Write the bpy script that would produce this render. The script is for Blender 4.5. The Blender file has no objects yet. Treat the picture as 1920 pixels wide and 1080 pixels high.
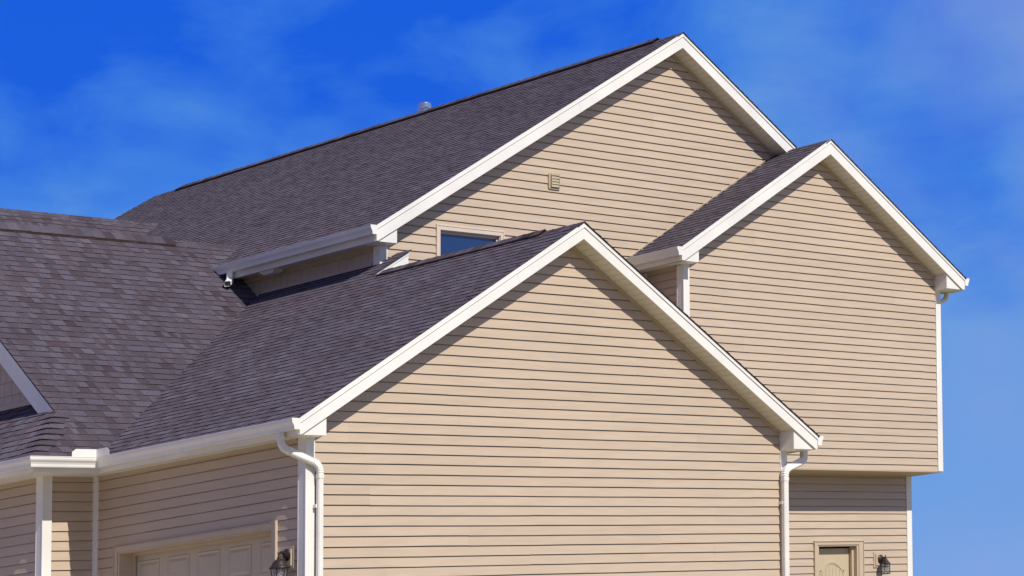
import bpy, math, random
from mathutils import Vector, Matrix

scene = bpy.context.scene
# ------------------------------------------------------------------ camera
cam_data = bpy.data.cameras.new('camera')
cam = bpy.data.objects.new('camera', cam_data)
scene.collection.objects.link(cam)
scene.camera = cam
cam_data.sensor_width = 36.0
cam_data.lens = 91.39
cam_data.clip_start = 0.5
cam_data.clip_end = 5000
CAMPOS = Vector((-20.3886, -23.8770, 2.4))
RIGHT = Vector((0.7069202, -0.7072920, -0.0013830)); UP = Vector((-0.0615845, -0.0634998, 0.9960799)); FWD = Vector((0.7046071, 0.7040638, 0.0884475))
m = Matrix.Identity(4)
for i in range(3):
    m[i][0] = RIGHT[i]; m[i][1] = UP[i]; m[i][2] = -FWD[i]; m[i][3] = CAMPOS[i]
cam.matrix_world = m

# ------------------------------------------------------------------ sun, sky, exposure
SUN_DIR = Vector((0.075, 1.0, -1.06)).normalized()      # direction the light travels
sun_data = bpy.data.lights.new('sun', 'SUN')
sun_data.energy = 4.4
sun_data.angle = math.radians(0.5)
sun_data.color = (1.0, 0.95, 0.855)
sun = bpy.data.objects.new('sun', sun_data)
scene.collection.objects.link(sun)
sun.rotation_euler = SUN_DIR.to_track_quat('-Z', 'Y').to_euler()
sun.location = (-5, -40, 40)

world = bpy.data.worlds.new('World')
scene.world = world
world.use_nodes = True
nt = world.node_tree
for n in list(nt.nodes): nt.nodes.remove(n)
N = nt.nodes.new; L = nt.links.new
out = N('ShaderNodeOutputWorld'); bg = N('ShaderNodeBackground')
bg.inputs['Strength'].default_value = 0.105
L(bg.outputs[0], out.inputs['Surface'])
tc = N('ShaderNodeTexCoord')
sep = N('ShaderNodeSeparateXYZ'); L(tc.outputs['Generated'], sep.inputs[0])
# the air here is very clear: the sky is read a good way above the true horizon
zz = N('ShaderNodeMath'); zz.operation = 'MULTIPLY_ADD'; L(sep.outputs['Z'], zz.inputs[0])
zz.inputs[1].default_value = 1.6; zz.inputs[2].default_value = 0.12
com = N('ShaderNodeCombineXYZ'); L(sep.outputs['X'], com.inputs[0]); L(sep.outputs['Y'], com.inputs[1]); L(zz.outputs[0], com.inputs[2])
nrm = N('ShaderNodeVectorMath'); nrm.operation = 'NORMALIZE'; L(com.outputs[0], nrm.inputs[0])
sky = N('ShaderNodeTexSky'); sky.sky_type = 'NISHITA'; sky.sun_disc = False
sky.sun_elevation = math.asin(-SUN_DIR.z)
sky.sun_rotation = math.atan2(-SUN_DIR.x, -SUN_DIR.y)
sky.altitude = 300; sky.air_density = 1.0; sky.dust_density = 0.2; sky.ozone_density = 3.0
L(nrm.outputs[0], sky.inputs['Vector'])
hs = N('ShaderNodeHueSaturation'); hs.inputs['Hue'].default_value = 0.515
hs.inputs['Saturation'].default_value = 1.3; hs.inputs['Value'].default_value = 1.0
L(sky.outputs[0], hs.inputs['Color'])
# clear deep blue between soft, thin veils of cloud; paler towards the horizon and the east
def math_n(op, a, b, c=None):
    n = N('ShaderNodeMath'); n.operation = op
    for k, v in enumerate((a, b) if c is None else (a, b, c)):
        if isinstance(v, (int, float)): n.inputs[k].default_value = v
        else: L(v, n.inputs[k])
    return n.outputs[0]
def veil(scale, stretch, det, seed):
    mp = N('ShaderNodeMapping'); mp.inputs['Scale'].default_value = stretch; mp.inputs['Location'].default_value = seed
    L(tc.outputs['Generated'], mp.inputs[0])
    n = N('ShaderNodeTexNoise'); n.inputs['Scale'].default_value = scale; n.inputs['Detail'].default_value = det
    n.inputs['Roughness'].default_value = 0.56; n.inputs['Distortion'].default_value = 0.35
    L(mp.outputs[0], n.inputs['Vector']); return n.outputs['Fac']
v1 = veil(6.0, (1, 1, 1.5), 3, (0.3, 0.7, 0.1)); v2 = veil(15.0, (1, 1, 1.9), 9, (2.3, 0.2, 1.1))
vv = math_n('MULTIPLY_ADD', v2, 0.5, math_n('MULTIPLY', v1, 0.75))
east = math_n('SUBTRACT', sep.outputs['X'], sep.outputs['Y'])            # about -0.28 .. 0.28 across the view
low = math_n('MULTIPLY_ADD', sep.outputs['Z'], -2.9, 0.92)
f0 = math_n('ADD', math_n('MULTIPLY_ADD', east, 1.15, low), math_n('MULTIPLY_ADD', vv, 2.9, -1.70))
cr = N('ShaderNodeValToRGB'); L(f0, cr.inputs[0]); e = cr.color_ramp.elements
e[0].position = 0.0; e[0].color = (.007, .105, .72, 1)
e[1].position = 1.0; e[1].color = (.130, .320, .72, 1)
k = cr.color_ramp.elements.new(.5); k.color = (.050, .212, .74, 1)
v3 = veil(6.5, (1, 1, 1.2), 3, (5.1, 3.3, 0.4))
pk = math_n('MULTIPLY_ADD', east, 2.6, math_n('MULTIPLY_ADD', v3, 3.0, -1.75))
pkr = N('ShaderNodeMapRange'); pkr.inputs['To Max'].default_value = .60; pkr.inputs['From Max'].default_value = .8; L(pk, pkr.inputs['Value'])
mp_ = N('ShaderNodeMix'); mp_.data_type = 'RGBA'; L(pkr.outputs[0], mp_.inputs['Factor']); L(cr.outputs[0], mp_.inputs['A'])
mp_.inputs['B'].default_value = (.245, .335, .70, 1)
gain = N('ShaderNodeVectorMath'); gain.operation = 'SCALE'; gain.inputs['Scale'].default_value = 9.4
L(mp_.outputs['Result'], gain.inputs[0])
mx = N('ShaderNodeMix'); mx.data_type = 'RGBA'; mx.inputs['Factor'].default_value = .9
L(hs.outputs[0], mx.inputs['A']); L(gain.outputs[0], mx.inputs['B'])
# warm milky veil added overhead and towards -x, unseen, to warm the shaded walls
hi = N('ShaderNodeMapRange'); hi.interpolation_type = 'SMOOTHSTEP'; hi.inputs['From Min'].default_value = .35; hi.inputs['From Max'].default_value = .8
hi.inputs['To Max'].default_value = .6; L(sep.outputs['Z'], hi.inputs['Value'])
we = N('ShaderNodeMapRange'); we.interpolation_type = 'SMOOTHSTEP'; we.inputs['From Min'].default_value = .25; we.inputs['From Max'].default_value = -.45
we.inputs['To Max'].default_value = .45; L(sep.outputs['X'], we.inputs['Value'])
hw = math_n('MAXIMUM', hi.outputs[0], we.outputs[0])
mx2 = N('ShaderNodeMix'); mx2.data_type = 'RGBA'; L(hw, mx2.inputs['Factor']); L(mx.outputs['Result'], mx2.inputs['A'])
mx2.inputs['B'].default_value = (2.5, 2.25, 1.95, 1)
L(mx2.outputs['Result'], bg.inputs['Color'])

scene.view_settings.view_transform = 'Standard'
scene.view_settings.look = 'None'
scene.view_settings.exposure = 0.10
scene.view_settings.gamma = 1.0
scene.view_settings.use_curve_mapping = False

# ------------------------------------------------------------------ materials
def mat(name, col, rough=0.6, spec=0.3, metal=0.0):
    m = bpy.data.materials.new(name); m.use_nodes = True
    b = m.node_tree.nodes['Principled BSDF']
    b.inputs['Base Color'].default_value = (*col, 1); b.inputs['Roughness'].default_value = rough
    b.inputs['Specular IOR Level'].default_value = spec; b.inputs['Metallic'].default_value = metal
    return m
def noisy(m, col, amt, scale, bump=0.0, bscale=None, stretch=(1, 1, 1), detail=4):
    """colour mottling between col*(1-amt) and col*(1+amt), plus an optional bump"""
    t = m.node_tree; b = t.nodes['Principled BSDF']
    g = t.nodes.new('ShaderNodeTexCoord'); mp = t.nodes.new('ShaderNodeMapping'); mp.inputs['Scale'].default_value = stretch
    t.links.new(g.outputs['Object'], mp.inputs[0])
    n = t.nodes.new('ShaderNodeTexNoise'); n.inputs['Scale'].default_value = scale; n.inputs['Detail'].default_value = detail
    t.links.new(mp.outputs[0], n.inputs['Vector'])
    r = t.nodes.new('ShaderNodeMapRange'); r.inputs['From Min'].default_value = .3; r.inputs['From Max'].default_value = .7
    t.links.new(n.outputs['Fac'], r.inputs['Value'])
    x = t.nodes.new('ShaderNodeMix'); x.data_type = 'RGBA'
    x.inputs['A'].default_value = (*[c * (1 - amt) for c in col], 1); x.inputs['B'].default_value = (*[min(1, c * (1 + amt)) for c in col], 1)
    t.links.new(r.outputs[0], x.inputs['Factor']); t.links.new(x.outputs['Result'], b.inputs['Base Color'])
    if bump:
        n2 = t.nodes.new('ShaderNodeTexNoise'); n2.inputs['Scale'].default_value = bscale or scale; n2.inputs['Detail'].default_value = 3
        t.links.new(mp.outputs[0], n2.inputs['Vector'])
        bp = t.nodes.new('ShaderNodeBump'); bp.inputs['Strength'].default_value = bump; bp.inputs['Distance'].default_value = 0.02
        t.links.new(n2.outputs['Fac'], bp.inputs['Height']); t.links.new(bp.outputs[0], b.inputs['Normal'])
    return m
def siding_mat(name, col):
    m = mat(name, col, 0.42, 0.35)
    t = m.node_tree; b = t.nodes['Principled BSDF']
    at = t.nodes.new('ShaderNodeAttribute'); at.attribute_name = 'tone'
    g = t.nodes.new('ShaderNodeTexCoord')
    n = t.nodes.new('ShaderNodeTexNoise'); n.inputs['Scale'].default_value = 1.3; n.inputs['Detail'].default_value = 6
    t.links.new(g.outputs['Object'], n.inputs['Vector'])
    ad = t.nodes.new('ShaderNodeMath'); ad.operation = 'MULTIPLY_ADD'; ad.inputs[1].default_value = .45
    t.links.new(at.outputs['Fac'], ad.inputs[0]); t.links.new(n.outputs['Fac'], ad.inputs[2])
    r = t.nodes.new('ShaderNodeMapRange'); r.inputs['From Min'].default_value = .35; r.inputs['From Max'].default_value = 1.25
    t.links.new(ad.outputs[0], r.inputs['Value'])
    x = t.nodes.new('ShaderNodeMix'); x.data_type = 'RGBA'
    x.inputs['A'].default_value = (*[c * .94 for c in col], 1); x.inputs['B'].default_value = (*[c * 1.05 for c in col], 1)
    t.links.new(r.outputs[0], x.inputs['Factor']); t.links.new(x.outputs['Result'], b.inputs['Base Color'])
    # embossed grain along the board and the slight waviness of vinyl
    mp = t.nodes.new('ShaderNodeMapping'); mp.inputs['Scale'].default_value = (1.0, 1.0, 5.0)
    t.links.new(g.outputs['Object'], mp.inputs[0])
    n2 = t.nodes.new('ShaderNodeTexNoise'); n2.inputs['Scale'].default_value = 1.6; n2.inputs['Detail'].default_value = 1
    t.links.new(mp.outputs[0], n2.inputs['Vector'])
    bp = t.nodes.new('ShaderNodeBump'); bp.inputs['Strength'].default_value = .55; bp.inputs['Distance'].default_value = 0.02
    t.links.new(n2.outputs['Fac'], bp.inputs['Height']); t.links.new(bp.outputs[0], b.inputs['Normal'])
    return m
def shingle_mat(name):
    m = mat(name, (.08, .07, .08), 0.9, 0.15)
    t = m.node_tree; b = t.nodes['Principled BSDF']; b.inputs['Diffuse Roughness'].default_value = 1.0
    at = t.nodes.new('ShaderNodeAttribute'); at.attribute_name = 'tone'
    cr = t.nodes.new('ShaderNodeValToRGB'); e = cr.color_ramp.elements
    e[0].position = 0; e[0].color = (.030, .021, .023, 1)  # dark end paints the shadow lines on the shingle butt edges
    e[1].position = 1; e[1].color = (.110, .100, .126, 1)
    k = cr.color_ramp.elements.new(.10); k.color = (.058, .041, .051, 1)
    k = cr.color_ramp.elements.new(.40); k.color = (.078, .062, .076, 1)
    k = cr.color_ramp.elements.new(.7); k.color = (.092, .080, .104, 1)
    t.links.new(at.outputs['Fac'], cr.inputs[0])
    g = t.nodes.new('ShaderNodeTexCoord')
    n = t.nodes.new('ShaderNodeTexNoise'); n.inputs['Scale'].default_value = 55; n.inputs['Detail'].default_value = 3
    t.links.new(g.outputs['Object'], n.inputs['Vector'])
    n3 = t.nodes.new('ShaderNodeTexNoise'); n3.inputs['Scale'].default_value = 1.1; n3.inputs['Detail'].default_value = 3
    t.links.new(g.outputs['Object'], n3.inputs['Vector'])
    r = t.nodes.new('ShaderNodeMapRange'); r.inputs['From Min'].default_value = .3; r.inputs['From Max'].default_value = .7
    r.inputs['To Min'].default_value = .72; r.inputs['To Max'].default_value = 1.3
    t.links.new(n.outputs['Fac'], r.inputs['Value'])
    r3 = t.nodes.new('ShaderNodeMapRange'); r3.inputs['From Min'].default_value = .3; r3.inputs['From Max'].default_value = .7
    r3.inputs['To Min'].default_value = .88; r3.inputs['To Max'].default_value = 1.12
    t.links.new(n3.outputs['Fac'], r3.inputs['Value'])
    mu = t.nodes.new('ShaderNodeMath'); mu.operation = 'MULTIPLY'
    t.links.new(r.outputs[0], mu.inputs[0]); t.links.new(r3.outputs[0], mu.inputs[1])
    v = t.nodes.new('ShaderNodeVectorMath'); v.operation = 'SCALE'
    t.links.new(cr.outputs[0], v.inputs[0]); t.links.new(mu.outputs[0], v.inputs['Scale'])
    t.links.new(v.outputs[0], b.inputs['Base Color'])
    bp = t.nodes.new('ShaderNodeBump'); bp.inputs['Strength'].default_value = .5; bp.inputs['Distance'].default_value = 0.004
    n2 = t.nodes.new('ShaderNodeTexNoise'); n2.inputs['Scale'].default_value = 120; n2.inputs['Detail'].default_value = 2
    t.links.new(g.outputs['Object'], n2.inputs['Vector'])
    t.links.new(n2.outputs['Fac'], bp.inputs['Height']); t.links.new(bp.outputs[0], b.inputs['Normal'])
    return m

TAN = (.515, .407, .303)
M_SIDE = siding_mat('tan_vinyl_siding', TAN)
M_SHAKE = siding_mat('tan_shake_siding', (.50, .40, .30))
M_TAN = noisy(mat('tan_trim', (.51, .41, .30), .45, .35), (.51, .41, .30), .04, 3)
M_WHITE = noisy(mat('white_aluminium', (.79, .768, .722), .38, .4), (.79, .768, .722), .06, 1.6, .08, 5)
M_SOFF = noisy(mat('white_soffit', (.74, .71, .64), .5, .3), (.74, .71, .64), .04, 3)
M_GROOVE = mat('soffit_groove', (.16, .14, .11), .8, .1)
M_SHIN = shingle_mat('asphalt_shingle')
M_VENT = noisy(mat('ridge_vent_plastic', (.034, .019, .015), .8, .2), (.034, .019, .015), .3, 20)
M_STEEL = mat('galvanised_steel', (.75, .77, .8), .22, .5, 1.0)
M_BRONZE = noisy(mat('dark_bronze', (.045, .033, .03), .4, .5, .4), (.045, .033, .03), .3, 30)
M_DOOR = noisy(mat('garage_door_paint', (.50, .43, .335), .45, .35), (.50, .43, .335), .03, 3)
M_DOOR2 = noisy(mat('entry_door_paint', (.52, .43, .29), .45, .35), (.52, .43, .29), .04, 3)
M_DARK = mat('dark_hollow', (.02, .018, .016), .8, .1)
M_BULB = mat('frosted_bulb', (.8, .8, .76), .3, .5)
M_OLIVE = noisy(mat('olive_tan_plastic', (.43, .36, .25), .5, .3), (.43, .36, .25), .04, 6)
M_VINYLW = noisy(mat('window_vinyl', (.62, .52, .43), .4, .35), (.62, .52, .43), .03, 3)
gl = mat('window_glass', (.008, .030, .11), .03, .6); gl.node_tree.nodes['Principled BSDF'].inputs['IOR'].default_value = 1.75
M_GLASS = gl
_n = gl.node_tree.nodes.new('ShaderNodeTexNoise'); _n.inputs['Scale'].default_value = 1.2; _b = gl.node_tree.nodes.new('ShaderNodeBump')
_b.inputs['Strength'].default_value = .25; _b.inputs['Distance'].default_value = .05
gl.node_tree.links.new(_n.outputs['Fac'], _b.inputs['Height']); gl.node_tree.links.new(_b.outputs[0], gl.node_tree.nodes['Principled BSDF'].inputs['Normal'])
cg = bpy.data.materials.new('lantern_glass'); cg.use_nodes = True
b_ = cg.node_tree.nodes['Principled BSDF']; b_.inputs['Base Color'].default_value = (.9, .93, .95, 1)
b_.inputs['Roughness'].default_value = .08; b_.inputs['Transmission Weight'].default_value = .9; b_.inputs['IOR'].default_value = 1.15
M_CLEAR = cg

# ------------------------------------------------------------------ mesh helpers
FALL = 0.102        # shear: everything drops towards the back so receding lines fit the camera
def fall(p): return (p[0], p[1], p[2] - FALL * p[1])

class MB:
    def __init__(s): s.v = []; s.f = []; s.t = []; s.mi = []
    def face(s, pts, tone=.5, mi=0):
        i = len(s.v); s.v += [tuple(p) for p in pts]; s.f.append(list(range(i, i + len(pts)))); s.t.append(tone); s.mi.append(mi)
    def prism(s, pts, d, tone=.5, mi=0):
        """solid from a polygon (3D points) pushed along vector d"""
        d = Vector(d); a = [Vector(p) for p in pts]; b = [p + d for p in a]
        nrm = Vector((0, 0, 0))
        for k in range(len(a)): nrm += a[k].cross(a[(k + 1) % len(a)])
        if nrm.dot(d) > 0: a.reverse(); b.reverse()
        s.face(a, tone, mi); s.face(list(reversed(b)), tone, mi)
        for k in range(len(a)):
            j = (k + 1) % len(a); s.face([a[j], a[k], b[k], b[j]], tone, mi)
    def box(s, x0, x1, y0, y1, z0, z1, tone=.5, mi=0):
        s.prism([(x0, y0, z0), (x1, y0, z0), (x1, y1, z0), (x0, y1, z0)], (0, 0, z1 - z0), tone, mi)
    def sweep(s, rings, cap=True, mi=0, tone=.5):
        n = len(rings[0])
        for a, b in zip(rings, rings[1:]):
            for k in range(n):
                j = (k + 1) % n; s.face([a[k], a[j], b[j], b[k]], tone, mi)
        if cap: s.face(list(reversed(rings[0])), tone, mi); s.face(rings[-1], tone, mi)
    def lathe(s, c, prof, n=24, mi=0):
        """prof: (radius, z) list about the vertical axis through c"""
        rings = [[(c[0] + r * math.cos(2 * math.pi * k / n), c[1] + r * math.sin(2 * math.pi * k / n), c[2] + z) for k in range(n)] for r, z in prof]
        s.sweep(rings, True, mi)
    def build(s, name, mats, parent=None, origin=None, smooth=False, bevel=0.0, sheared=True):
        o0 = Vector(origin) if origin is not None else Vector(ROOT[parent.name] if parent is not None and parent.name in ROOT else (0, 0, 0))
        vs = [Vector(fall(p) if sheared else p) - o0 for p in s.v]
        me = bpy.data.meshes.new(name)
        me.from_pydata([tuple(p) for p in vs], [], s.f)
        for mm in (mats if isinstance(mats, (list, tuple)) else [mats]): me.materials.append(mm)
        at = me.attributes.new('tone', 'FLOAT', 'FACE'); at.data.foreach_set('value', s.t)
        me.polygons.foreach_set('material_index', s.mi)
        if smooth: me.polygons.foreach_set('use_smooth', [True] * len(me.polygons))
        me.update()
        ob = bpy.data.objects.new(name, me); scene.collection.objects.link(ob)
        if bevel or smooth:
            w = ob.modifiers.new('weld', 'WELD'); w.merge_threshold = 0.0002
        if bevel:
            bv = ob.modifiers.new('bevel', 'BEVEL'); bv.width = bevel; bv.segments = 2; bv.limit_method = 'ANGLE'; bv.angle_limit = math.radians(40)
        if parent is not None:
            ob.parent = parent; ROOT[ob.name] = tuple(o0)
        return ob
ROOT = {}
def thing(name, loc, label, cat, group=None):
    e = bpy.data.objects.new(name, None); scene.collection.objects.link(e)
    e.location = loc; e['label'] = label; e['category'] = cat; e.empty_display_size = .3
    if group: e['group'] = group
    ROOT[e.name] = tuple(loc)
    return e

def clip(poly, a, b, c):
    """keep a*x+b*y<=c"""
    r = []
    for k in range(len(poly)):
        p, q = poly[k], poly[(k + 1) % len(poly)]
        dp, dq = a * p[0] + b * p[1] - c, a * q[0] + b * q[1] - c
        if dp <= 1e-9: r.append(p)
        if (dp < -1e-9 and dq > 1e-9) or (dp > 1e-9 and dq < -1e-9):
            t = dp / (dp - dq); r.append((p[0] + t * (q[0] - p[0]), p[1] + t * (q[1] - p[1])))
    # drop duplicates
    o = []
    for p in r:
        if not o or abs(p[0] - o[-1][0]) + abs(p[1] - o[-1][1]) > 1e-7: o.append(p)
    if len(o) > 1 and abs(o[0][0] - o[-1][0]) + abs(o[0][1] - o[-1][1]) < 1e-7: o.pop()
    return o if len(o) >= 3 else []
def rect_clip(poly, u0, u1, v0, v1):
    for a, b, c in ((-1, 0, -u0), (1, 0, u1), (0, -1, -v0), (0, 1, v1)):
        poly = clip(poly, a, b, c)
        if not poly: return []
    return poly
def area(p): return abs(sum(p[k][0] * p[(k + 1) % len(p)][1] - p[(k + 1) % len(p)][0] * p[k][1] for k in range(len(p)))) / 2
def minus(polys, u0, u1, v0, v1):
    """cut a rectangular opening out of convex pieces"""
    r = []
    for p in polys:
        for q in (clip(p, 1, 0, u0), clip(p, -1, 0, -u1)):
            if q: r.append(q)
        mid = clip(clip(p, -1, 0, -u0) or [], 1, 0, u1) if clip(p, -1, 0, -u0) else []
        if mid:
            for q in (clip(mid, 0, 1, v0), clip(mid, 0, -1, -v1)):
                if q: r.append(q)
    return r
FR = {'-y': lambda c: (lambda u, z, o: (u, c - o, z)), '+y': lambda c: (lambda u, z, o: (u, c + o, z)),
      '-x': lambda c: (lambda u, z, o: (c - o, u, z)), '+x': lambda c: (lambda u, z, o: (c + o, u, z))}
FLIP = {'-y': False, '+y': True, '-x': True, '+x': False}
EXPO = 0.127
def siding(name, side, c, pieces, phase, parent, seed=1, lip=.018, mat_=None):
    rnd = random.Random(seed); F = FR[side](c); fl = FLIP[side]; mb = MB()
    def add(pts, tone):
        if fl: pts = list(reversed(pts))
        mb.face(pts, tone)
    allu = [p[0] for q in pieces for p in q]; allz = [p[1] for q in pieces for p in q]
    k0 = math.floor((min(allz) / EXPO) - phase); k1 = math.ceil((max(allz) / EXPO) - phase)
    seams = {}
    for k in range(k0, k1 + 1):
        z0 = (k + phase) * EXPO; z1 = z0 + EXPO
        key = k // 2
        if key not in seams:
            u = min(allu) - rnd.uniform(.3, 3.6); lst = []
            while u < max(allu):
                w = 3.66 if rnd.random() < .7 else rnd.uniform(1.6, 3.4)
                o_, d_, t_ = rnd.uniform(0, .0012), rnd.uniform(-.0022, .0022), rnd.random(); n_ = max(1, round(w / .6))
                for q_ in range(n_): lst.append((u + w * q_ / n_, u + w * (q_ + 1) / n_, o_, d_, t_))
                u += w
            seams[key] = lst
        for (u0, u1, oo, dz, tn) in seams[key]:
            for q in pieces:
                r = rect_clip(q, u0, u1, z0, z1 - .0065)
                if not r or area(r) < 1e-6: continue
                def off(z): return oo + lip * (1 - (z - z0) / EXPO)
                def wv(u): return .0013 * math.sin(u * 2.3 + key * 1.9) + .0009 * math.sin(u * 5.1 + k)
                def P(p, o=None):
                    return F(p[0], p[1] + (dz + wv(p[0]) if abs(p[1] - z0) < 1e-6 else 0), off(p[1]) if o is None else o)
                add([P(p) for p in r], tn)
                for j in range(len(r)):
                    a, b = r[j], r[(j + 1) % len(r)]
                    if abs(a[1] - z0) < 1e-6 and abs(b[1] - z0) < 1e-6:
                        # rolled lower edge of the board, then back to the wall
                        o1 = off(z0) - .0035
                        add([P(b), P(a), F(a[0], a[1] + dz + wv(a[0]) + .001, o1), F(b[0], b[1] + dz + wv(b[0]) + .001, o1)], tn)
                        add([F(b[0], b[1] + dz + wv(b[0]) + .001, o1), F(a[0], a[1] + dz + wv(a[0]) + .001, o1), F(a[0], a[1] + .013, o1 - .002), F(b[0], b[1] + .013, o1 - .002)], tn)
                        add([F(b[0], b[1] + .013, o1 - .002), F(a[0], a[1] + .013, o1 - .002), F(a[0], a[1] + .013, -.022), F(b[0], b[1] + .013, -.022)], tn)
                        add([F(a[0], a[1] - .012, -.022), F(b[0], b[1] - .012, -.022), F(b[0], b[1] + .014, -.022), F(a[0], a[1] + .014, -.022)], tn)
                        add([F(a[0], a[1] - .008, .0012), F(b[0], b[1] - .008, .0012), F(b[0], b[1] - .009, -.022), F(a[0], a[1] - .009, -.022)], tn)
    return mb.build(name, mat_ or M_SIDE, parent)
def shakes(name, side, c, pieces, z_start, course, parent, seed=1, w=(.13, .2)):
    rnd = random.Random(seed); F = FR[side](c); fl = FLIP[side]; mb = MB()
    allu = [p[0] for q in pieces for p in q]; allz = [p[1] for q in pieces for p in q]
    for q in pieces:
        pts = [F(p[0], p[1], -.004) for p in q]
        if fl: pts.reverse()
        mb.face(pts, 0)
    z = z_start
    while z < max(allz):
        u = min(allu) - rnd.uniform(0, .2)
        while u < max(allu):
            ww = rnd.uniform(*w); dz = rnd.uniform(-.002, .002)
            for q in pieces:
                r = rect_clip(q, u + .003, u + ww - .003, z + dz, z + course)
                if r and area(r) > 1e-5:
                    tn = rnd.random()
                    top = [F(p[0], p[1], .004 + .014 * (1 - (p[1] - z) / course)) for p in r]
                    base = [F(p[0], p[1], -.003) for p in r]
                    if fl: top.reverse(); base.reverse()
                    mb.face(top, tn)
                    for j in range(len(r)): mb.face([top[(j + 1) % len(r)], top[j], base[j], base[(j + 1) % len(r)]], tn)
            u += ww
        z += course
    return mb.build(name, M_SHAKE, parent)

def roofing(name, O, U, V, pieces, parent, seed=1, expo=.143, thick=.0105):
    """laminated asphalt shingles laid in courses; O eave corner, U along the eave, V up the slope"""
    rnd = random.Random(seed); O = Vector(O); U = Vector(U).normalized(); V = Vector(V).normalized()
    Nn = U.cross(V)
    flip = Nn.z < 0
    if flip: Nn = -Nn
    mb = MB()
    def P(p, o): return O + U * p[0] + V * p[1] + Nn * o
    def add(pts, t, mi=0):
        if flip: pts = list(reversed(pts))
        mb.face(pts, t, mi)
    for q in pieces:
        add([P(p, -.004) for p in q], .05)
        for j in range(len(q)):     # sheathing edge
            a, b = q[j], q[(j + 1) % len(q)]
            add([P(b, -.004), P(a, -.004), P(a, -.009), P(b, -.009)], .05)
    allu = [p[0] for q in pieces for p in q]; allv = [p[1] for q in pieces for p in q]
    nc = math.ceil(max(allv) / expo)
    for k in range(nc):
        v0 = k * expo; v1 = v0 + expo
        u = min(allu) - rnd.uniform(0, .5); up = rnd.random() < .5
        while u < max(allu):
            w = rnd.choice((.09, .12, .15, .18, .21)) if up else rnd.choice((.08, .11, .14, .19))
            if rnd.random() < .12: w += .12
            tn = rnd.betavariate(2.2, 2.0) * .5 + .42 if up else rnd.betavariate(2, 2.2) * .42 + .2
            if rnd.random() < .2: tn = min(1, max(0.1, tn + rnd.uniform(-.26, .24)))
            h = thick if up else thick - .0045
            vj = v0 + rnd.uniform(-.0025, .0025); sk = rnd.uniform(-.002, .002)
            for q in pieces:
                r = rect_clip(q, u, u + w, v0, v1)
                if not r or area(r) < 2e-6: continue
                def off(v): return h - (h - .001) * (v - v0) / expo
                def PP(p, o=None):
                    vv = p[1]
                    if abs(vv - v0) < 1e-6 and k > 0: vv = vj + sk * ((p[0] - u) / w)
                    return P((p[0], vv), off(p[1]) if o is None else o)
                add([PP(p) for p in r], tn)
                for j in range(len(r)):
                    a, b = r[j], r[(j + 1) % len(r)]
                    if abs(a[1] - v0) < 1e-6 and abs(b[1] - v0) < 1e-6:
                        add([PP(b), PP(a), PP(a, -.002), PP(b, -.002)], .0)  # butt face coloured near black as the shadow line under the course
                    elif abs(a[1] - v1) > 1e-6 or abs(b[1] - v1) > 1e-6:
                        add([PP(b), PP(a), PP(a, -.004), PP(b, -.004)], .1)
            u += w; up = not up if rnd.random() < .9 else up
    return mb.build(name, M_SHIN, parent)

def caps(name, p0, p1, A, B, parent, w=.15, expo=.19, lift=.0, seed=3):
    """ridge cap shingles from p0 to p1; A, B unit vectors down the two slopes"""
    rnd = random.Random(seed); p0 = Vector(p0); p1 = Vector(p1); D = (p1 - p0); Ln = D.length; D.normalize()
    A = Vector(A).normalized(); B = Vector(B).normalized(); Z = Vector((0, 0, 1)); mb = MB()
    n = max(1, int(Ln / expo))
    for k in range(n):
        a = p0 + D * (k * expo); b = p0 + D * min(Ln, (k + 1) * expo + .02)
        h0 = .006 + lift; h1 = .013 + lift + rnd.uniform(-.0015, .0015); tn = rnd.betavariate(2, 2)
        wa = w + rnd.uniform(-.006, .006)
        # near end raised over the next cap
        for S in (A, B):
            t0 = a + Z * h1; t1 = b + Z * h0
            m0 = a + S * wa * .3 + Z * (h1 - .004); m1 = b + S * wa * .3 + Z * (h0 - .004)
            e0 = a + S * wa + Z * (h1 - .008); e1 = b + S * wa + Z * (h0 - .004)
            f0 = [t0, m0, m1, t1]; f1 = [m0, e0, e1, m1]
            if (m0 - t0).cross(t1 - t0).z < 0: f0.reverse(); f1.reverse()
            mb.face(f0, tn); mb.face(f1, tn)
            dn = Z * -.012
            mb.face([t0, m0, m0 + dn, t0 + dn], 0); mb.face([m0, e0, e0 + dn, m0 + dn], 0)
            mb.face([e0, e1, e1 - Z * .015, e0 - Z * .015], .1)
    return mb.build(name, M_SHIN, parent)
def ridge_vent(name, p0, p1, A, B, parent, w=.14, h=.022, seed=5):
    rnd = random.Random(seed); p0 = Vector(p0); p1 = Vector(p1); D = p1 - p0; Ln = D.length; D.normalize(); Z = Vector((0, 0, 1)); mb = MB()
    n = max(2, int(Ln / .3)); A = Vector(A).normalized(); B = Vector(B).normalized()
    for S in (A, B):
        for lay in range(3):          # stacked corrugated layers
            z0 = .004 + lay * h / 3; z1 = z0 + h / 3 - .0022; ww = w - lay * .006
            pr = None
            for k in range(n + 1):
                c = p0 + D * (Ln * k / n); wob = .003 * math.sin(k * 1.7 + lay) + rnd.uniform(-.0015, .0015)
                q = [c + Z * z1, c + S * (ww + wob) + Z * z1, c + S * (ww + wob) + Z * z0, c + Z * z0]
                if pr:
                    for i in range(3): mb.face([pr[i], q[i], q[i + 1], pr[i + 1]], .5)
                pr = q
    return mb.build(name, M_VENT, parent)

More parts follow.
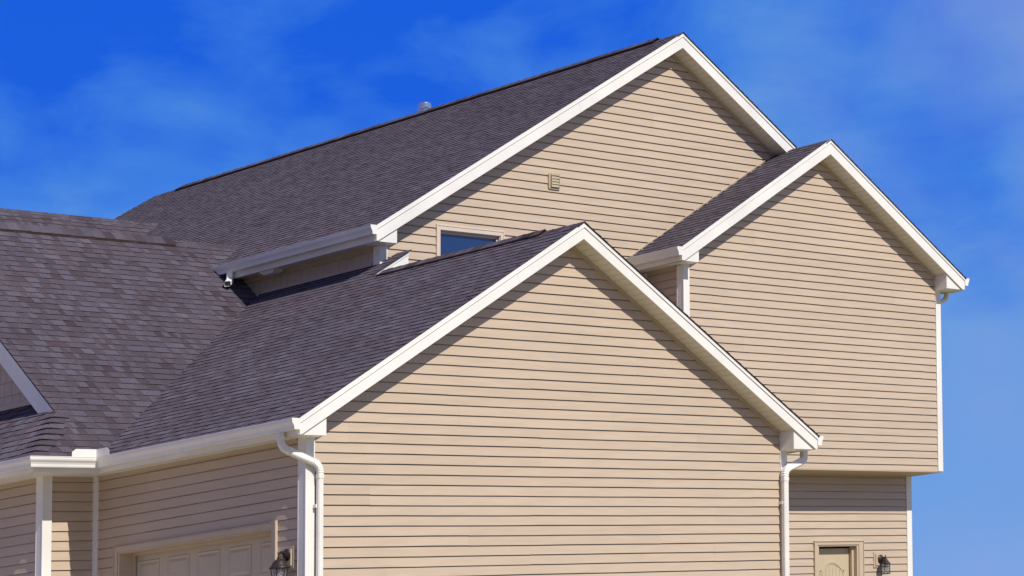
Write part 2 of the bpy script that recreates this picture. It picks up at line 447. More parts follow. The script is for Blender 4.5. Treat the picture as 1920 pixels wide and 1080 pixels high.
KPROF = [(0, 0), (0, -.132), (.088, -.132), (.092, -.118), (.094, -.095), (.104, -.072), (.121, -.05), (.127, -.032), (.127, -.008), (.131, -.006), (.131, .002),
         (.114, .002), (.114, -.002), (.122, -.006), (.122, -.03), (.116, -.047), (.099, -.07), (.089, -.094), (.084, -.127), (.004, -.127), (.004, 0)]
def gutter(name, along, sgn, base, ztop, t0, t1, parent, ends=(True, True), mit=(0, 0)):
    """K-style gutter; along 'y' or 'x'; sgn = outward sign on the other axis"""
    mb = MB()
    def P(d, z, t): return (base + sgn * d, t, ztop + z) if along == 'y' else (t, base + sgn * d, ztop + z)
    n = len(KPROF)
    A = [P(d, z, t0 + mit[0] * d) for d, z in KPROF]; B = [P(d, z, t1 + mit[1] * d) for d, z in KPROF]
    rev = (sgn > 0) if along == 'y' else (sgn < 0)
    for k in range(n):
        j = (k + 1) % n; q = [A[k], A[j], B[j], B[k]]
        mb.face(q if rev else q[::-1])
    op = KPROF[:11]
    d3 = .004
    if ends[0]: mb.prism([P(d * 1.02, z * 1.01, t0) for d, z in op], (0, -d3, 0) if along == 'y' else (-d3, 0, 0))
    if ends[1]: mb.prism([P(d * 1.02, z * 1.01, t1) for d, z in op], (0, d3, 0) if along == 'y' else (d3, 0, 0))
    # slip-joint seams
    t = t0 + 1.7
    while t < t1 - .5:
        s1 = [P(d + .0015, z - .001, t) for d, z in KPROF[1:11]]; s2 = [P(d + .0015, z - .001, t + .012) for d, z in KPROF[1:11]]
        for k in range(len(s1) - 1):
            q = [s1[k], s1[k + 1], s2[k + 1], s2[k]]; mb.face(q if rev else q[::-1])
        t += 3.1
    return mb.build(name, M_WHITE, parent)

def ring(c, ax, ay, w, d, ch=.012):
    c = Vector(c); ax = Vector(ax).normalized(); ay = Vector(ay).normalized(); w /= 2; d /= 2
    pts = [(-w + ch, -d), (w - ch, -d), (w, -d + ch), (w, d - ch), (w - ch, d), (-w + ch, d), (-w, d - ch), (-w, -d + ch)]
    return [c + ax * a + ay * b for a, b in pts]
def downspout(name, path, wdir, parent, w=.085, d=.065, pleat=True, cap=True):
    """rectangular downpipe through the path points with pleated elbows; wdir = direction of the wide side"""
    mb = MB(); pts = [Vector(p) for p in path]; dense = []
    R = .10
    for k, p in enumerate(pts):
        if k in (0, len(pts) - 1): dense.append((p, False)); continue
        a = (pts[k - 1] - p); b = (pts[k + 1] - p); ra = min(R, a.length * .48); rb = min(R, b.length * .48)
        a = p + a.normalized() * ra; b = p + b.normalized() * rb
        for j in range(15):
            t = j / 14; dense.append(((1 - t) ** 2 * a + 2 * t * (1 - t) * p + t * t * b, True))
    rings = []
    W = Vector(wdir)
    for k, (p, el) in enumerate(dense):
        a = dense[max(0, k - 1)][0]; b = dense[min(len(dense) - 1, k + 1)][0]; T = (b - a).normalized()
        wx = (W - T * W.dot(T)).normalized(); dy = T.cross(wx).normalized()
        s = 1.0 + (.075 if (k % 2) else -.05) if (el and pleat) else 1.0
        rings.append(ring(p, wx, dy, w * s, d * s))
    mb.sweep(rings, cap)
    if pleat:
        for a, b in zip(pts, pts[1:]):
            T = (b - a).normalized(); wx = (W - T * W.dot(T)).normalized(); dy = T.cross(wx).normalized()
            if (b - a).length > .9: mb.sweep([ring(a + T * .11, wx, dy, w + .007, d + .007), ring(a + T * .16, wx, dy, w + .007, d + .007)])
    # lengthwise flutes on the straight runs
    for a, b in zip(pts, pts[1:]):
        T = (b - a).normalized()
        if (b - a).length < .25: continue
        wx = (W - T * W.dot(T)).normalized(); dy = T.cross(wx).normalized()
        for off in (-.022, 0, .022):
            for sg in (-1, 1):
                c0 = a + T * .1 + wx * off + dy * sg * (d / 2 - .001); c1 = b - T * .1 + wx * off + dy * sg * (d / 2 - .001)
                mb.sweep([ring(c0, wx, dy, .009, .006, .002), ring(c1, wx, dy, .009, .006, .002)])
    return mb.build(name, M_WHITE, parent)
def corner_trim(name, x, y, z0, z1, parent, sx=-1, w=.145, pr=.025, front='-y'):
    """vinyl corner post at a vertical outside corner; sx=-1 left corner, +1 right corner"""
    mb = MB()
    xo = x + sx * pr; yo = y - pr
    a = [(xo, yo), (x - sx * (w - pr), yo), (x - sx * (w - pr), y + .01), (x - sx * .0, y + .01), (x, y + w - pr), (xo, y + w - pr)]
    pts = [(p[0], p[1], z0) for p in a]
    mb.prism(pts, (0, 0, z1 - z0))
    # raised beads at the edges of the post
    for (u0, u1) in ((xo, xo - sx * .012), (x - sx * (w - pr) + sx * .012, x - sx * (w - pr))):
        mb.box(min(u0, u1), max(u0, u1), yo - .003, yo + .002, z0 + .002, z1 - .002)
    for (v0, v1) in ((yo - .002, yo + .012), (y + w - pr - .012, y + w - pr)):
        q = sorted((xo + sx * .003, xo - sx * .002)); mb.box(q[0], q[1], v0, v1, z0 + .003, z1 - .003)
    return mb.build(name, M_WHITE, parent, bevel=.002)
# ================================================================== the setting
GZ = -0.38
mb = MB()
# level in front of the house, falling away gently behind it
ys = [-1500, -60, -3, 0, 3, 30, 200, 2500]
def gz(y): return GZ if y < 0 else (GZ - FALL * y)
for a, b in zip(ys, ys[1:]):
    mb.face([(-2000, a, gz(a)), (2000, a, gz(a)), (2000, b, gz(b)), (-2000, b, gz(b))])
gm = noisy(mat('dry_lawn', (.25, .215, .115), .95, .1), (.25, .215, .115), .35, .8, .6, 30)
g = mb.build('ground', gm, sheared=False, smooth=True); g['kind'] = 'structure'
mb = MB(); mb.box(-22, -.02, -.6, 11.5, GZ - .05, GZ + .03)
g = mb.build('driveway', noisy(mat('driveway_concrete', (.52, .46, .37), .9, .1), (.52, .46, .37), .08, 2, .3, 40)); g['kind'] = 'structure'

# ================================================================== the house
H = thing('house', (4.56, 0, GZ), 'tan vinyl-sided two-storey house with white trim and purple-brown shingle roofs', 'house')
Zv = Vector((0, 0, 1))
EOV = .355          # eave overhang
# wing: wall plane y, wall x0..x1, front overhang plane, fascia line heights
G = dict(y=0.0, x0=0.0, x1=9.085, xl=-.355, xr=9.475, xc=4.56, zt=3.560, zb=3.353, zc=3.372, s=.553)
Mn = dict(y=4.25, x0=5.03, x1=17.57, xl=4.69, xr=18.19, xc=11.44, zt=7.037, zb=6.801, zc=6.817, s=.549)
Rt = dict(y=3.4, x0=10.78, x1=17.67, xl=10.41, xr=18.055, xc=14.2325, zt=6.990, zb=6.747, zc=6.786, s=.550)
def zline(w, x, z='zb'): return w[z] + w['s'] * ((x - w['xl']) if x <= w['xc'] else (w['xr'] - x))
def gable_poly(w, zlow):
    return [(w['x0'], zlow), (w['x1'], zlow), (w['x1'], zline(w, w['x1']) + .01), (w['xc'], zline(w, w['xc']) + .01), (w['x0'], zline(w, w['x0']) + .01)]

# ---- walls with siding
g_wall = siding('gable_wall', '-y', G['y'], [gable_poly(G, -.9)], .238, H, 11)
g_wall['label'] = 'front garage gable wall of tan lap siding'
m_pieces = minus([gable_poly(Mn, 2.5)], 6.20, 7.51, 5.85, 7.19)
m_wall = siding('gable_wall', '-y', Mn['y'], m_pieces, .45, H, 22); m_wall['label'] = 'tall main gable wall behind the garage'
r_wall = siding('gable_wall', '-y', Rt['y'], [gable_poly(Rt, 3.572)], .94, H, 33); r_wall['label'] = 'right upper gable wall overhanging the entry'
LOWY = 4.05
l_wall = siding('entry_wall', '-y', LOWY, minus([[(9.13, -.9), (17.605, -.9), (17.605, 3.57), (9.13, 3.57)]], 14.93, 16.06, -.9, 2.335), .81, H, 44)
GD = (.60, 3.70, 2.33)     # garage door opening y0, y1, top
s_wall = siding('side_wall', '-x', 0.0, minus([[(0, -.9), (4.26, -.9), (4.26, 3.42), (0, 3.42)]], GD[0], GD[1], -1.2, GD[2]), .15, H, 55, lip=.013)
s_wall['label'] = 'shaded garage side wall above the garage door'
siding('side_wall', '-y', 4.26, [[(-.815, -.9), (0, -.9), (0, 3.42), (-.815, 3.42)]], .15, H, 66)['label'] = 'narrow wall between the two corner posts'
siding('side_wall', '-x', -.815, [[(4.26, -1.3), (10.5, -1.3), (10.5, 3.42), (4.26, 3.42)]], .15, H, 77, lip=.013)['label'] = 'street side wall at the far left'
siding('side_wall', '-x', Rt['x0'], [[(Rt['y'], 3.57), (4.25, 3.57), (4.25, 6.83), (Rt['y'], 6.83)]], .94, H, 88, lip=.013)['label'] = 'short return wall under the right eave'
shakes('side_wall', '-x', Mn['x0'], [[(4.25, 6.15), (7.75, 6.15), (7.75, 6.83), (4.25, 6.83)]], 6.54 - .02, .245, H, 9, (.16, .185))['label'] = 'strip of shake siding under the main eave'
# sides away from the camera
siding('side_wall', '+x', Rt['x1'], [[(Rt['y'], 3.57), (4.25, 3.57), (4.25, 6.83), (Rt['y'], 6.83)]], .94, H, 89)
siding('side_wall', '+x', Mn['x1'], [[(4.05, -.9), (18.0, -.9), (18.0, 6.85), (4.05, 6.85)]], .45, H, 90)
siding('side_wall', '+x', G['x1'], [[(0, -.9), (4.05, -.9), (4.05, 3.42), (0, 3.42)]], .238, H, 91)
siding('rear_wall', '+y', 18.0, [[(-.8, -.9), (17.66, -.9), (17.66, 6.8), (11.44, 10.3), (5.03, 6.8), (-.8, 4.5)]], .45, H, 92)

siding('side_wall', '-y', 11.35, [[(-.3, 2.5), (5.0, 2.5), (5.0, 6.42), (-.3, 6.42)]], .45, H, 93)['label'] = 'front wall of the rear wing'

# ---- shake gable facing the street, over the pent roof
LS = .88; LY = 8.20; LE = 3.69; LZ = 3.56
def lz(y): return LZ + LS * ((y - LE) if y <= LY else (2 * LY - LE - y))
sg = shakes('gable_wall', '-x', -.20, [[(4.3, 3.9), (12.1, 3.9), (12.1, lz(12.1) - .03), (LY, lz(LY) - .05), (4.3, lz(4.3) - .03)]], 4.50, .185, H, 12, (.13, .2))
sg['label'] = 'street gable wall of tan shakes at the left edge'
mb = MB(); mb.box(-.235, -.20, 4.95, 11.4, 4.495, 4.56); mb.build('flashing_trim', M_TAN, H)
mb = MB(); mb.box(Mn['x0'] - .032, Mn['x0'], 4.40, 6.93, 6.548, 6.60); mb.build('flashing_trim', M_TAN, H)

# ---- corner posts
corner_trim('corner_trim', G['x0'], G['y'], -.9, 3.385, g_wall, -1)
corner_trim('corner_trim', G['x1'], G['y'], -.9, 3.385, g_wall, +1)
corner_trim('corner_trim', Mn['x0'], Mn['y'], 5.6, 6.82, m_wall, -1)
corner_trim('corner_trim', Rt['x0'], Rt['y'], 3.572, 6.785, r_wall, -1)
corner_trim('corner_trim', Rt['x1'], Rt['y'], 3.572, 6.785, r_wall, +1)
corner_trim('corner_trim', 17.605, LOWY, -.9, 3.565, l_wall, +1)
corner_trim('corner_trim', -.815, 4.26, -.9, 3.40, s_wall, -1)
mb = MB()      # inside corner post
mb.box(-.038, .0, 4.165, 4.26, -.9, 3.385); mb.build('inside_corner_trim', M_WHITE, s_wall, bevel=.003)
mb = MB(); mb.box(Rt['x0'] - .03, Rt['x0'], 4.17, 4.25, 5.6, 6.78); mb.build('inside_corner_trim', M_WHITE, r_wall, bevel=.003)

# ---- underside of the cantilevered upper floor
mb = MB(); mb.box(Rt['x0'], Rt['x1'], Rt['y'] + .004, 4.3, 3.555, 3.57)
mb.box(Rt['x0'] - .01, Rt['x1'] + .0, Rt['y'] - .012, Rt['y'] + .003, 3.556, 3.575)
mb.build('overhang_soffit', M_TAN, r_wall)

# ---- gable ends: rake fascias, drip edges, soffits, returns
def gable_trim(w, seed, seam=(.30,), frieze_left=True, ret=(True, True), in_l=.085, in_r=.12):
    yf = w['y'] - .30
    zt_c = zline(w, w['xc'], 'zt'); zb_c = zline(w, w['xc'])
    rake = MB(); drip = MB(); soff = MB(); frz = MB()
    for sd in (-1, 1):
        xe = w['xl'] if sd < 0 else w['xr']; xc = w['xc']
        xk = xe - sd * (w['zc'] - w['zb']) / w['s']
        rake.prism([(xe, yf, w['zc']), (xk, yf, w['zc']), (xc, yf, zb_c), (xc, yf, zt_c), (xe, yf, w['zt'])], (0, .022, 0))
        # lapped joint in the metal
        for s in seam:
            if sd > 0: continue
            x = xe + (xc - xe) * (1 - s); z0 = zline(w, x); z1 = zline(w, x, 'zt')
            rake.prism([(x, yf - .0025, z0), (x + .012, yf - .0025, z0 + .006), (x - .07, yf - .0025, z1 - .03), (x - .082, yf - .0025, z1 - .036)], (0, .006, 0))
        dz = .052
        tp = .010 if sd < 0 else .001
        drip.prism([(xe - .004 * -sd, yf - .009, w['zt'] - dz), (xc, yf - .009, zt_c - dz), (xc, yf - .009, zt_c + tp), (xe, yf - .009, w['zt'] + tp)], (0, .008, 0))
        drip.prism([(xe, yf - .013, w['zt'] - dz - .001), (xc, yf - .013, zt_c - dz - .001), (xc, yf - .013, zt_c - dz + .004), (xe, yf - .013, w['zt'] - dz + .004)], (0, .012, 0))
        # soffit boards across the overhang
        Ln = math.hypot(xc - xe, zb_c - w['zb']); n = int(Ln / .125)
        for k in range(n + 1):
            a = k * .125 / Ln; b = min(1, (k * .125 + .116) / Ln)
            if b <= a: continue
            xa, xb = xe + (xc - xe) * a, xe + (xc - xe) * b; za, zb_ = w['zb'] + (zb_c - w['zb']) * a + .012, w['zb'] + (zb_c - w['zb']) * b + .012
            xa -= sd * .03 if k == 0 else 0
            soff.prism([(xa, yf + .028, za), (xb, yf + .028, zb_), (xb, yf + .028, zb_ + .012), (xa, yf + .028, za + .012)], (0, .30 - .030, 0))
        xq = xe - sd * .03; zq = zline(w, xq)
        soff.prism([(xq, yf + .028, zq + .019), (xc, yf + .028, zb_c + .019), (xc, yf + .028, zb_c + .03), (xq, yf + .028, zq + .03)], (0, .29, 0), mi=1)
        xw = w['x0'] if sd < 0 else w['x1']
        zw = zline(w, xw)
        for (pr, h) in ((.030, .018), (.022, .05)):
            frz.prism([(xw, w['y'] - pr, zw - h + .012), (xc, w['y'] - pr, zb_c - h + .012), (xc, w['y'] - pr, zb_c + .012), (xw, w['y'] - pr, zw + .012)], (0, pr - .001, 0))
    f = rake.build('rake_fascia', M_WHITE, H)
    drip.build('drip_edge', M_WHITE, f)
    sf = soff.build('rake_soffit', [M_SOFF, M_GROOVE], H)
    frz.build('frieze_trim', M_TAN, sf)
    # boxed eave returns
    for sd in (-1, 1):
        if not ret[0 if sd < 0 else 1]: continue
        b = MB(); xe = w['xl'] + .0225 if sd < 0 else w['xr'] - .0225
        xi = w['x0'] + in_l if sd < 0 else w['x1'] - in_r
        zb = w['zc'] - .003
        pts = [(xe, yf + .026, zb), (xi, yf + .026, zb), (xi, yf + .026, zline(w, xi) + .006), (xe, yf + .026, w['zc'] + .01)]
        b.prism(pts, (0, .274 - .001, 0))
        b.build('eave_return', M_WHITE, f, bevel=.002)
    return f
gable_trim(G, 1, (.245,))['label'] = 'white rake boards of the garage gable'
gable_trim(Mn, 2, (.36,), ret=(True, False))['label'] = 'white rake boards of the tall main gable'
gable_trim(Rt, 3, (), in_l=.066, in_r=.127)['label'] = 'white rake boards of the right gable'

# ---- eaves: fascia, panelled soffit, gutter
def eave(w, side, y0, y1, gut=(None, None), sgn=-1, fz=None, mit=(0, 0), gname='gutter'):
    xe = w['xl'] if sgn < 0 else w['xr']; xw = w['x0'] if sgn < 0 else w['x1']
    zb = w['zc'] + .010 if fz is None else fz
    fa = MB(); fa.box(min(xe, xe - sgn * .022), max(xe, xe - sgn * .022), y0, y1, zb - .012, w['zt'] - .01)
    fa.box(min(xe + sgn * .004, xe), max(xe + sgn * .004, xe), y0, y1, zb - .012, zb + .004)
    f = fa.build('eave_fascia', M_WHITE, H)
    so = MB(); k = y0 + .02; zs = zb + .002
    while k < y1:
        e = min(y1, k + .092)
        so.box(min(xe - sgn * .024, xw), max(xe - sgn * .024, xw), k, e, zs, zs + .008); k += .1015
    so.box(min(xe - sgn * .024, xw), max(xe - sgn * .024, xw), y0 + .02, y1, zs + .010, zs + .018, mi=1)
    so.build('eave_soffit', [M_SOFF, M_GROOVE], f)
    fr = MB(); fr.box(min(xw + sgn * .022, xw), max(xw + sgn * .022, xw), y0 + .42 if sgn < 0 else y0 + .3, y1, zs - .035, zs - .001)
    fr.build('frieze_trim', M_TAN, f)
    a, b = (y0 if gut[0] is None else gut[0]), (y1 if gut[1] is None else gut[1])
    return gutter(gname, 'y', sgn, xe + sgn * .006, w['zt'] + .0, a, b, H, (not mit[0], not mit[1]), mit)
LS = .88; LY = 8.20; LE = 3.69; LZ = 3.56; XL = -1.374       # left wing: slope, ridge y, eave y, eave height, street eave x
eave(G, 'l', -.278, LE, (-.315, LE - .006), -1, mit=(0, -1))
eave(Mn, 'l', 3.972, 7.30, (3.93, 7.66), -1)
eave(Rt, 'l', 3.122, 4.25, (3.08, 4.2), -1)
eave(G, 'r', -.278, 4.05, (-.30, 4.0), 1)
eave(Rt, 'r', 3.122, 4.25, (3.10, 4.2), 1)
eave(Mn, 'r', 3.972, 17.9, (4.3, 17.9), 1)
# left wing eaves: a short one facing the front and a long one facing the street
mb = MB(); mb.box(XL, -.3335, LE, LE + .022, 3.373, 3.55)
f = mb.build('eave_fascia', M_WHITE, H)
so = MB(); k = XL + .024
while k < -.02:
    so.box(k, min(k + .092, -.001), LE + .024, 4.26, 3.387, 3.395); k += .1015
so.box(XL + .024, -.001, LE + .024, 4.26, 3.397, 3.405, mi=1)
k = 4.262
while k < 10.5:
    so.box(XL + .024, -.815, k, min(10.5, k + .092), 3.387, 3.395); k += .1015
so.box(XL + .024, -.815, 4.262, 10.5, 3.397, 3.405, mi=1)
so.build('eave_soffit', [M_SOFF, M_GROOVE], f)
mb = MB(); mb.box(XL, XL + .022, LE + .0225, 10.5, 3.373, 3.55); mb.build('eave_fascia', M_WHITE, H)
gutter('gutter', 'x', -1, LE - .006, 3.56, XL - .006, -.361, H, (False, False), (-1, -1))
gutter('gutter', 'y', -1, XL - .006, 3.56, LE - .006, 10.5, H, (False, True), (-1, 0))
mb = MB()        # splash guard standing in the valley corner
A = (-.87, LE - .130); B = (-.493, LE - .130); D = (-.493, LE - .40)
mb.prism([(A[0], A[1], 3.56), (B[0], B[1], 3.56), (B[0], B[1], 3.66), (A[0] + .06, A[1], 3.66), (A[0], A[1], 3.62)], (0, .004, 0))
mb.prism([(B[0], B[1], 3.56), (D[0], D[1], 3.56), (D[0], D[1], 3.62), (D[0], D[1] + .05, 3.66), (B[0], B[1], 3.66)], (.004, 0, 0))
mb.build('splash_guard', M_WHITE, H)

# ---- roofs
def vec_up(s, ax): # unit vector up the slope
    v = Vector((ax[0], ax[1], s)); return v.normalized()
def slope_len(s, run): return run * math.sqrt(1 + s * s)
def plan_pieces_x(x0, run_dir, s, pieces):
    k = math.sqrt(1 + s * s)
    return [[(p[1], (p[0] - x0) * run_dir * k) for p in q] for q in pieces]
# garage roof, left slope (with the part that climbs on behind the ridge to the main wall)
gx = G['xl'] - .035; gz = G['zt'] + .010 - .553 * .03
gp = plan_pieces_x(gx, 1, G['s'], [
    [(gx, -.308), (4.56, -.308), (4.56, 6.72), (-.36, 3.91), (gx, 3.89)],
    [(4.56, 3.93), (5.36, 3.93), (5.36, 4.245), (4.56, 4.245)],
    [(4.56, 4.245), (5.02, 4.245), (5.02, 6.99), (4.56, 6.74)]])
groof = roofing('roof', (gx, 0, gz), (0, 1, 0), (1, 0, G['s']), gp, H, 101); groof['label'] = 'long left slope of the garage roof'
roofing('roof', (G['xr'] + .035, 0, gz), (0, 1, 0), (-1, 0, G['s']), plan_pieces_x(G['xr'] + .035, -1, G['s'], [[(G['xr'] + .035, -.322), (4.56, -.322), (4.56, 4.04), (G['xr'] + .035, 4.04)]]), H, 102)['label'] = 'right slope of the garage roof'
gA = Vector((-1, 0, -G['s'])); gB = Vector((1, 0, -G['s']))
gr = gz + G['s'] * (4.56 - gx)
ridge_vent('ridge_vent', (4.56, .42, gr), (4.56, 3.55, gr), gA, gB, groof, w=.165, h=.028)
caps('ridge_cap', (4.56, -.32, gr), (4.56, .44, gr), gA, gB, groof, lift=.002, seed=31)
caps('ridge_cap', (4.56, .42, gr), (4.56, 3.80, gr), gA, gB, groof, lift=.031, w=.157, seed=32)
# little rake at the end of the part that climbs on
def gzx(x): return gz + G['s'] * (x - gx)
mb = MB()
mb.prism([(4.60, 3.955, gzx(4.60) - .06), (5.33, 3.955, gzx(5.33) - .06), (5.33, 3.955, gzx(5.33) - .012), (4.60, 3.955, gzx(4.60) - .012)], (0, .008, 0))
mb.prism([(4.60, 3.964, gzx(4.60) - .25), (5.33, 3.964, gzx(5.33) - .19), (5.33, 3.964, gzx(5.33) - .014), (4.60, 3.964, gzx(4.60) - .014)], (0, .27, 0))
mb.build('cricket_rake', M_WHITE, groof)
# main roof
mx = Mn['xl'] - .03; mz = Mn['zt'] + .010 - .549 * .03
mrun = plan_pieces_x(mx, 1, Mn['s'], [[(mx, 3.942), (11.44, 3.942), (11.44, 18.2), (mx, 18.2)]])
mroof = roofing('roof', (mx, 0, mz), (0, 1, 0), (1, 0, Mn['s']), mrun, H, 103); mroof['label'] = 'high left slope of the main roof'
roofing('roof', (Mn['xr'] + .03, 0, mz), (0, 1, 0), (-1, 0, Mn['s']), plan_pieces_x(Mn['xr'] + .03, -1, Mn['s'], [[(Mn['xr'] + .03, 3.928), (11.44, 3.928), (11.44, 18.2), (Mn['xr'] + .03, 18.2)]]), H, 104)['label'] = 'far right slope of the main roof'
mr = mz + Mn['s'] * (11.44 - mx); mA = Vector((-1, 0, -Mn['s'])); mB = Vector((1, 0, -Mn['s']))
ridge_vent('ridge_vent', (11.44, 4.5, mr), (11.44, 17.3, mr), mA, mB, mroof, w=.165, h=.042)
caps('ridge_cap', (11.44, 3.93, mr), (11.44, 4.52, mr), mA, mB, mroof, lift=.002, seed=33)
caps('ridge_cap', (11.44, 4.5, mr), (11.44, 17.35, mr), mA, mB, mroof, lift=.045, w=.155, seed=34)
caps('ridge_cap', (11.44, 17.3, mr), (11.44, 18.2, mr), mA, mB, mroof, lift=.002, seed=35)
# right roof
rx = Rt['xl'] - .03; rz = Rt['zt'] + .006 - .55 * .03
rroof = roofing('roof', (rx, 0, rz), (0, 1, 0), (1, 0, Rt['s']), plan_pieces_x(rx, 1, Rt['s'], [[(rx, 3.092), (Rt['xc'], 3.092), (Rt['xc'], 4.26), (rx, 4.26)]]), H, 105)
rroof['label'] = 'short left slope of the right gable roof'
roofing('roof', (Rt['xr'] + .03, 0, rz), (0, 1, 0), (-1, 0, Rt['s']), plan_pieces_x(Rt['xr'] + .03, -1, Rt['s'], [[(Rt['xr'] + .03, 3.078), (Rt['xc'], 3.078), (Rt['xc'], 4.26), (Rt['xr'] + .03, 4.26)]]), H, 106)['label'] = 'right slope of the right gable roof'
rr = rz + Rt['s'] * (Rt['xc'] - rx)
caps('ridge_cap', (Rt['xc'], 3.08, rr), (Rt['xc'], 4.22, rr), (-1, 0, -.55), (1, 0, -.55), rroof, lift=-.008, seed=36)
# flashing where the right roof meets the main wall
mb = MB()
mb.prism([(rx + .05, 4.225, rz + .050), (14.0, 4.225, rz + .55 * (14.0 - rx) + .025), (14.0, 4.225, rz + .55 * (14.0 - rx) + .042), (rx + .05, 4.225, rz + .067)], (0, .012, 0))
mb.build('flashing_trim', M_TAN, rroof)
# left wing: front-facing slope, street pent, far slope
ly0 = LE - .035; lz0 = LZ - LS * .035 + .012
def plan_y(y0, s, pieces):
    k = math.sqrt(1 + s * s); return [[(p[0], (p[1] - y0) * k) for p in q] for q in pieces]
VX = -.36; VK = LS / .553; xr0 = -.50
def vx(y): return VX + VK * (y - ly0)            # valley against the garage roof
hy = 4.45; hx = -1.40 + (hy - ly0) * LS / .79
lroof = roofing('roof', (0, ly0, lz0), (1, 0, 0), (0, 1, LS), plan_y(ly0, LS, [
    [(-1.41, ly0), (-.35, ly0), (vx(4.5), 4.5), (xr0, 4.5), (hx, hy)],
    [(xr0, 4.5), (vx(4.5), 4.5), (4.99, 6.95), (4.99, LY), (xr0, LY)],
    [(4.99, 6.95), (5.03, 6.98), (5.75, LY), (4.99, LY)]]), H, 107)
lroof['label'] = 'steep front-facing slope of the left wing roof'
ps = .79
px0 = XL - .035; pz0 = LZ - ps * .035 + .012
proof = roofing('roof', (px0, 0, pz0), (0, 1, 0), (1, 0, ps), plan_pieces_x(px0, 1, ps, [[(px0, ly0), (hx, hy), (-.20, ly0 + (-.20 - px0) * ps / LS), (-.20, 10.6), (px0, 10.6)]]), H, 108)
proof['label'] = 'pent roof under the street gable'
lr = lz0 + LS * (LY - ly0)
roofing('roof', (0, 2 * LY - ly0, lz0), (1, 0, 0), (0, -1, LS), [[(-.50, 0), (5.75, 0), (5.75, slope_len(LS, LY - ly0)), (-.50, slope_len(LS, LY - ly0))]], H, 109)['label'] = 'rear slope of the left wing roof'
lA = Vector((0, -1, -LS)); lB = Vector((0, 1, -LS))
ridge_vent('ridge_vent', (-.48, LY, lr), (4.2, LY, lr), lA, lB, lroof, w=.20, h=.030)
caps('ridge_cap', (4.23, LY, lr), (-.49, LY, lr), lA, lB, lroof, lift=.033, w=.185, seed=37)
caps('ridge_cap', (5.85, LY, lr), (4.18, LY, lr), lA, lB, lroof, lift=.003, w=.17, seed=38)
# woven shingles rounding the hip between the pent roof and the front slope
hp = MB(); rnd = random.Random(77); hb = Vector((px0, ly0, pz0)); ht = Vector((hx, hy, lz0 + LS * (hy - ly0)))
nh = 8
UPn = Vector((-.3, -.45, .85)).normalized()
for k in range(nh):
    a = hb.lerp(ht, k / nh); b = hb.lerp(ht, (k + 1) / nh); wl = .26 + rnd.uniform(-.05, .08); wr = .24 + rnd.uniform(-.05, .08)
    lo = []; hi2 = []
    for (t, dn) in ((-1, 0), (-.75, .001), (-.45, .001), (-.2, .001), (-.08, .0), (.08, .0), (.2, .001), (.45, .001), (.75, .001), (1, 0)):
        d = Vector((0, -t * wl, 0)) if t < 0 else Vector((t * wr, 0, 0))
        sw = UPn * (.020 + dn * 2.2); lo.append(a + d + sw + Vector((0, 0, .012 * (1 - abs(t))))); hi2.append(b + d + UPn * (.008 + dn * 2.2))
    tn = rnd.uniform(.3, .85)
    for j in range(len(lo) - 1):
        hp.face([lo[j], lo[j + 1], hi2[j + 1], hi2[j]], tn); hp.face([lo[j + 1], lo[j], lo[j] - UPn * .016, lo[j + 1] - UPn * .016], 0)
hp.build('hip_shingles', M_SHIN, lroof)
# rear wing roof showing above the left wing ridge
BY = 14.6; BZ = 9.335; by0 = 11.2
bz0 = BZ - LS * (BY - by0)
broof = roofing('roof', (0, by0, bz0), (1, 0, 0), (0, 1, LS), plan_y(by0, LS, [[(-.4, by0), (9.3, by0), (9.3, BY), (-.4, BY)]]), H, 110)
broof['label'] = 'rear wing roof rising behind the left wing ridge'
roofing('roof', (0, 2 * BY - by0, bz0), (1, 0, 0), (0, -1, LS), [[(-.4, 0), (9.3, 0), (9.3, slope_len(LS, BY - by0)), (-.4, slope_len(LS, BY - by0))]], H, 111)
caps('ridge_cap', (9.05, BY, BZ), (-.4, BY, BZ), lA, lB, broof, lift=.003, w=.17, seed=39)
shakes('gable_wall', '-x', -.30, [[(11.2, 0), (18.0, 0), (18.0, bz0), (BY, BZ - .1), (11.2, bz0)]], 0, .185, H, 13)
# street gable rake
mb = MB(); db = MB(); xs = -.47
for sd in (1, -1):
    def q(y): return y if sd > 0 else 2 * LY - y
    y0 = 4.42
    b0 = lz(y0) - .035; bt = lz(LY) - .035
    mb.prism([(xs, q(y0), b0 - .25 * 1.2), (xs, q(LY), bt - .27), (xs, q(LY), bt), (xs, q(y0), b0)], (.022, 0, 0))
    mb.prism([(xs - .012, q(y0), b0 - .15), (xs - .012, q(LY), bt - .15), (xs - .012, q(LY), bt), (xs - .012, q(y0), b0)], (.011, 0, 0))
    db.prism([(xs - .022, q(y0), b0 - .065), (xs - .022, q(LY), bt - .065), (xs - .022, q(LY), bt + .02), (xs - .022, q(y0), b0 + .02)], (.009, 0, 0))
    mb.prism([(xs + .03, q(y0), b0 - .24), (xs + .03, q(LY), bt - .24), (xs + .03, q(LY), bt - .225), (xs + .03, q(y0), b0 - .225)], (.26, 0, 0))
f = mb.build('rake_fascia', M_WHITE, H); f['label'] = 'white rake board of the street gable'
db.build('drip_edge', M_WHITE, f)

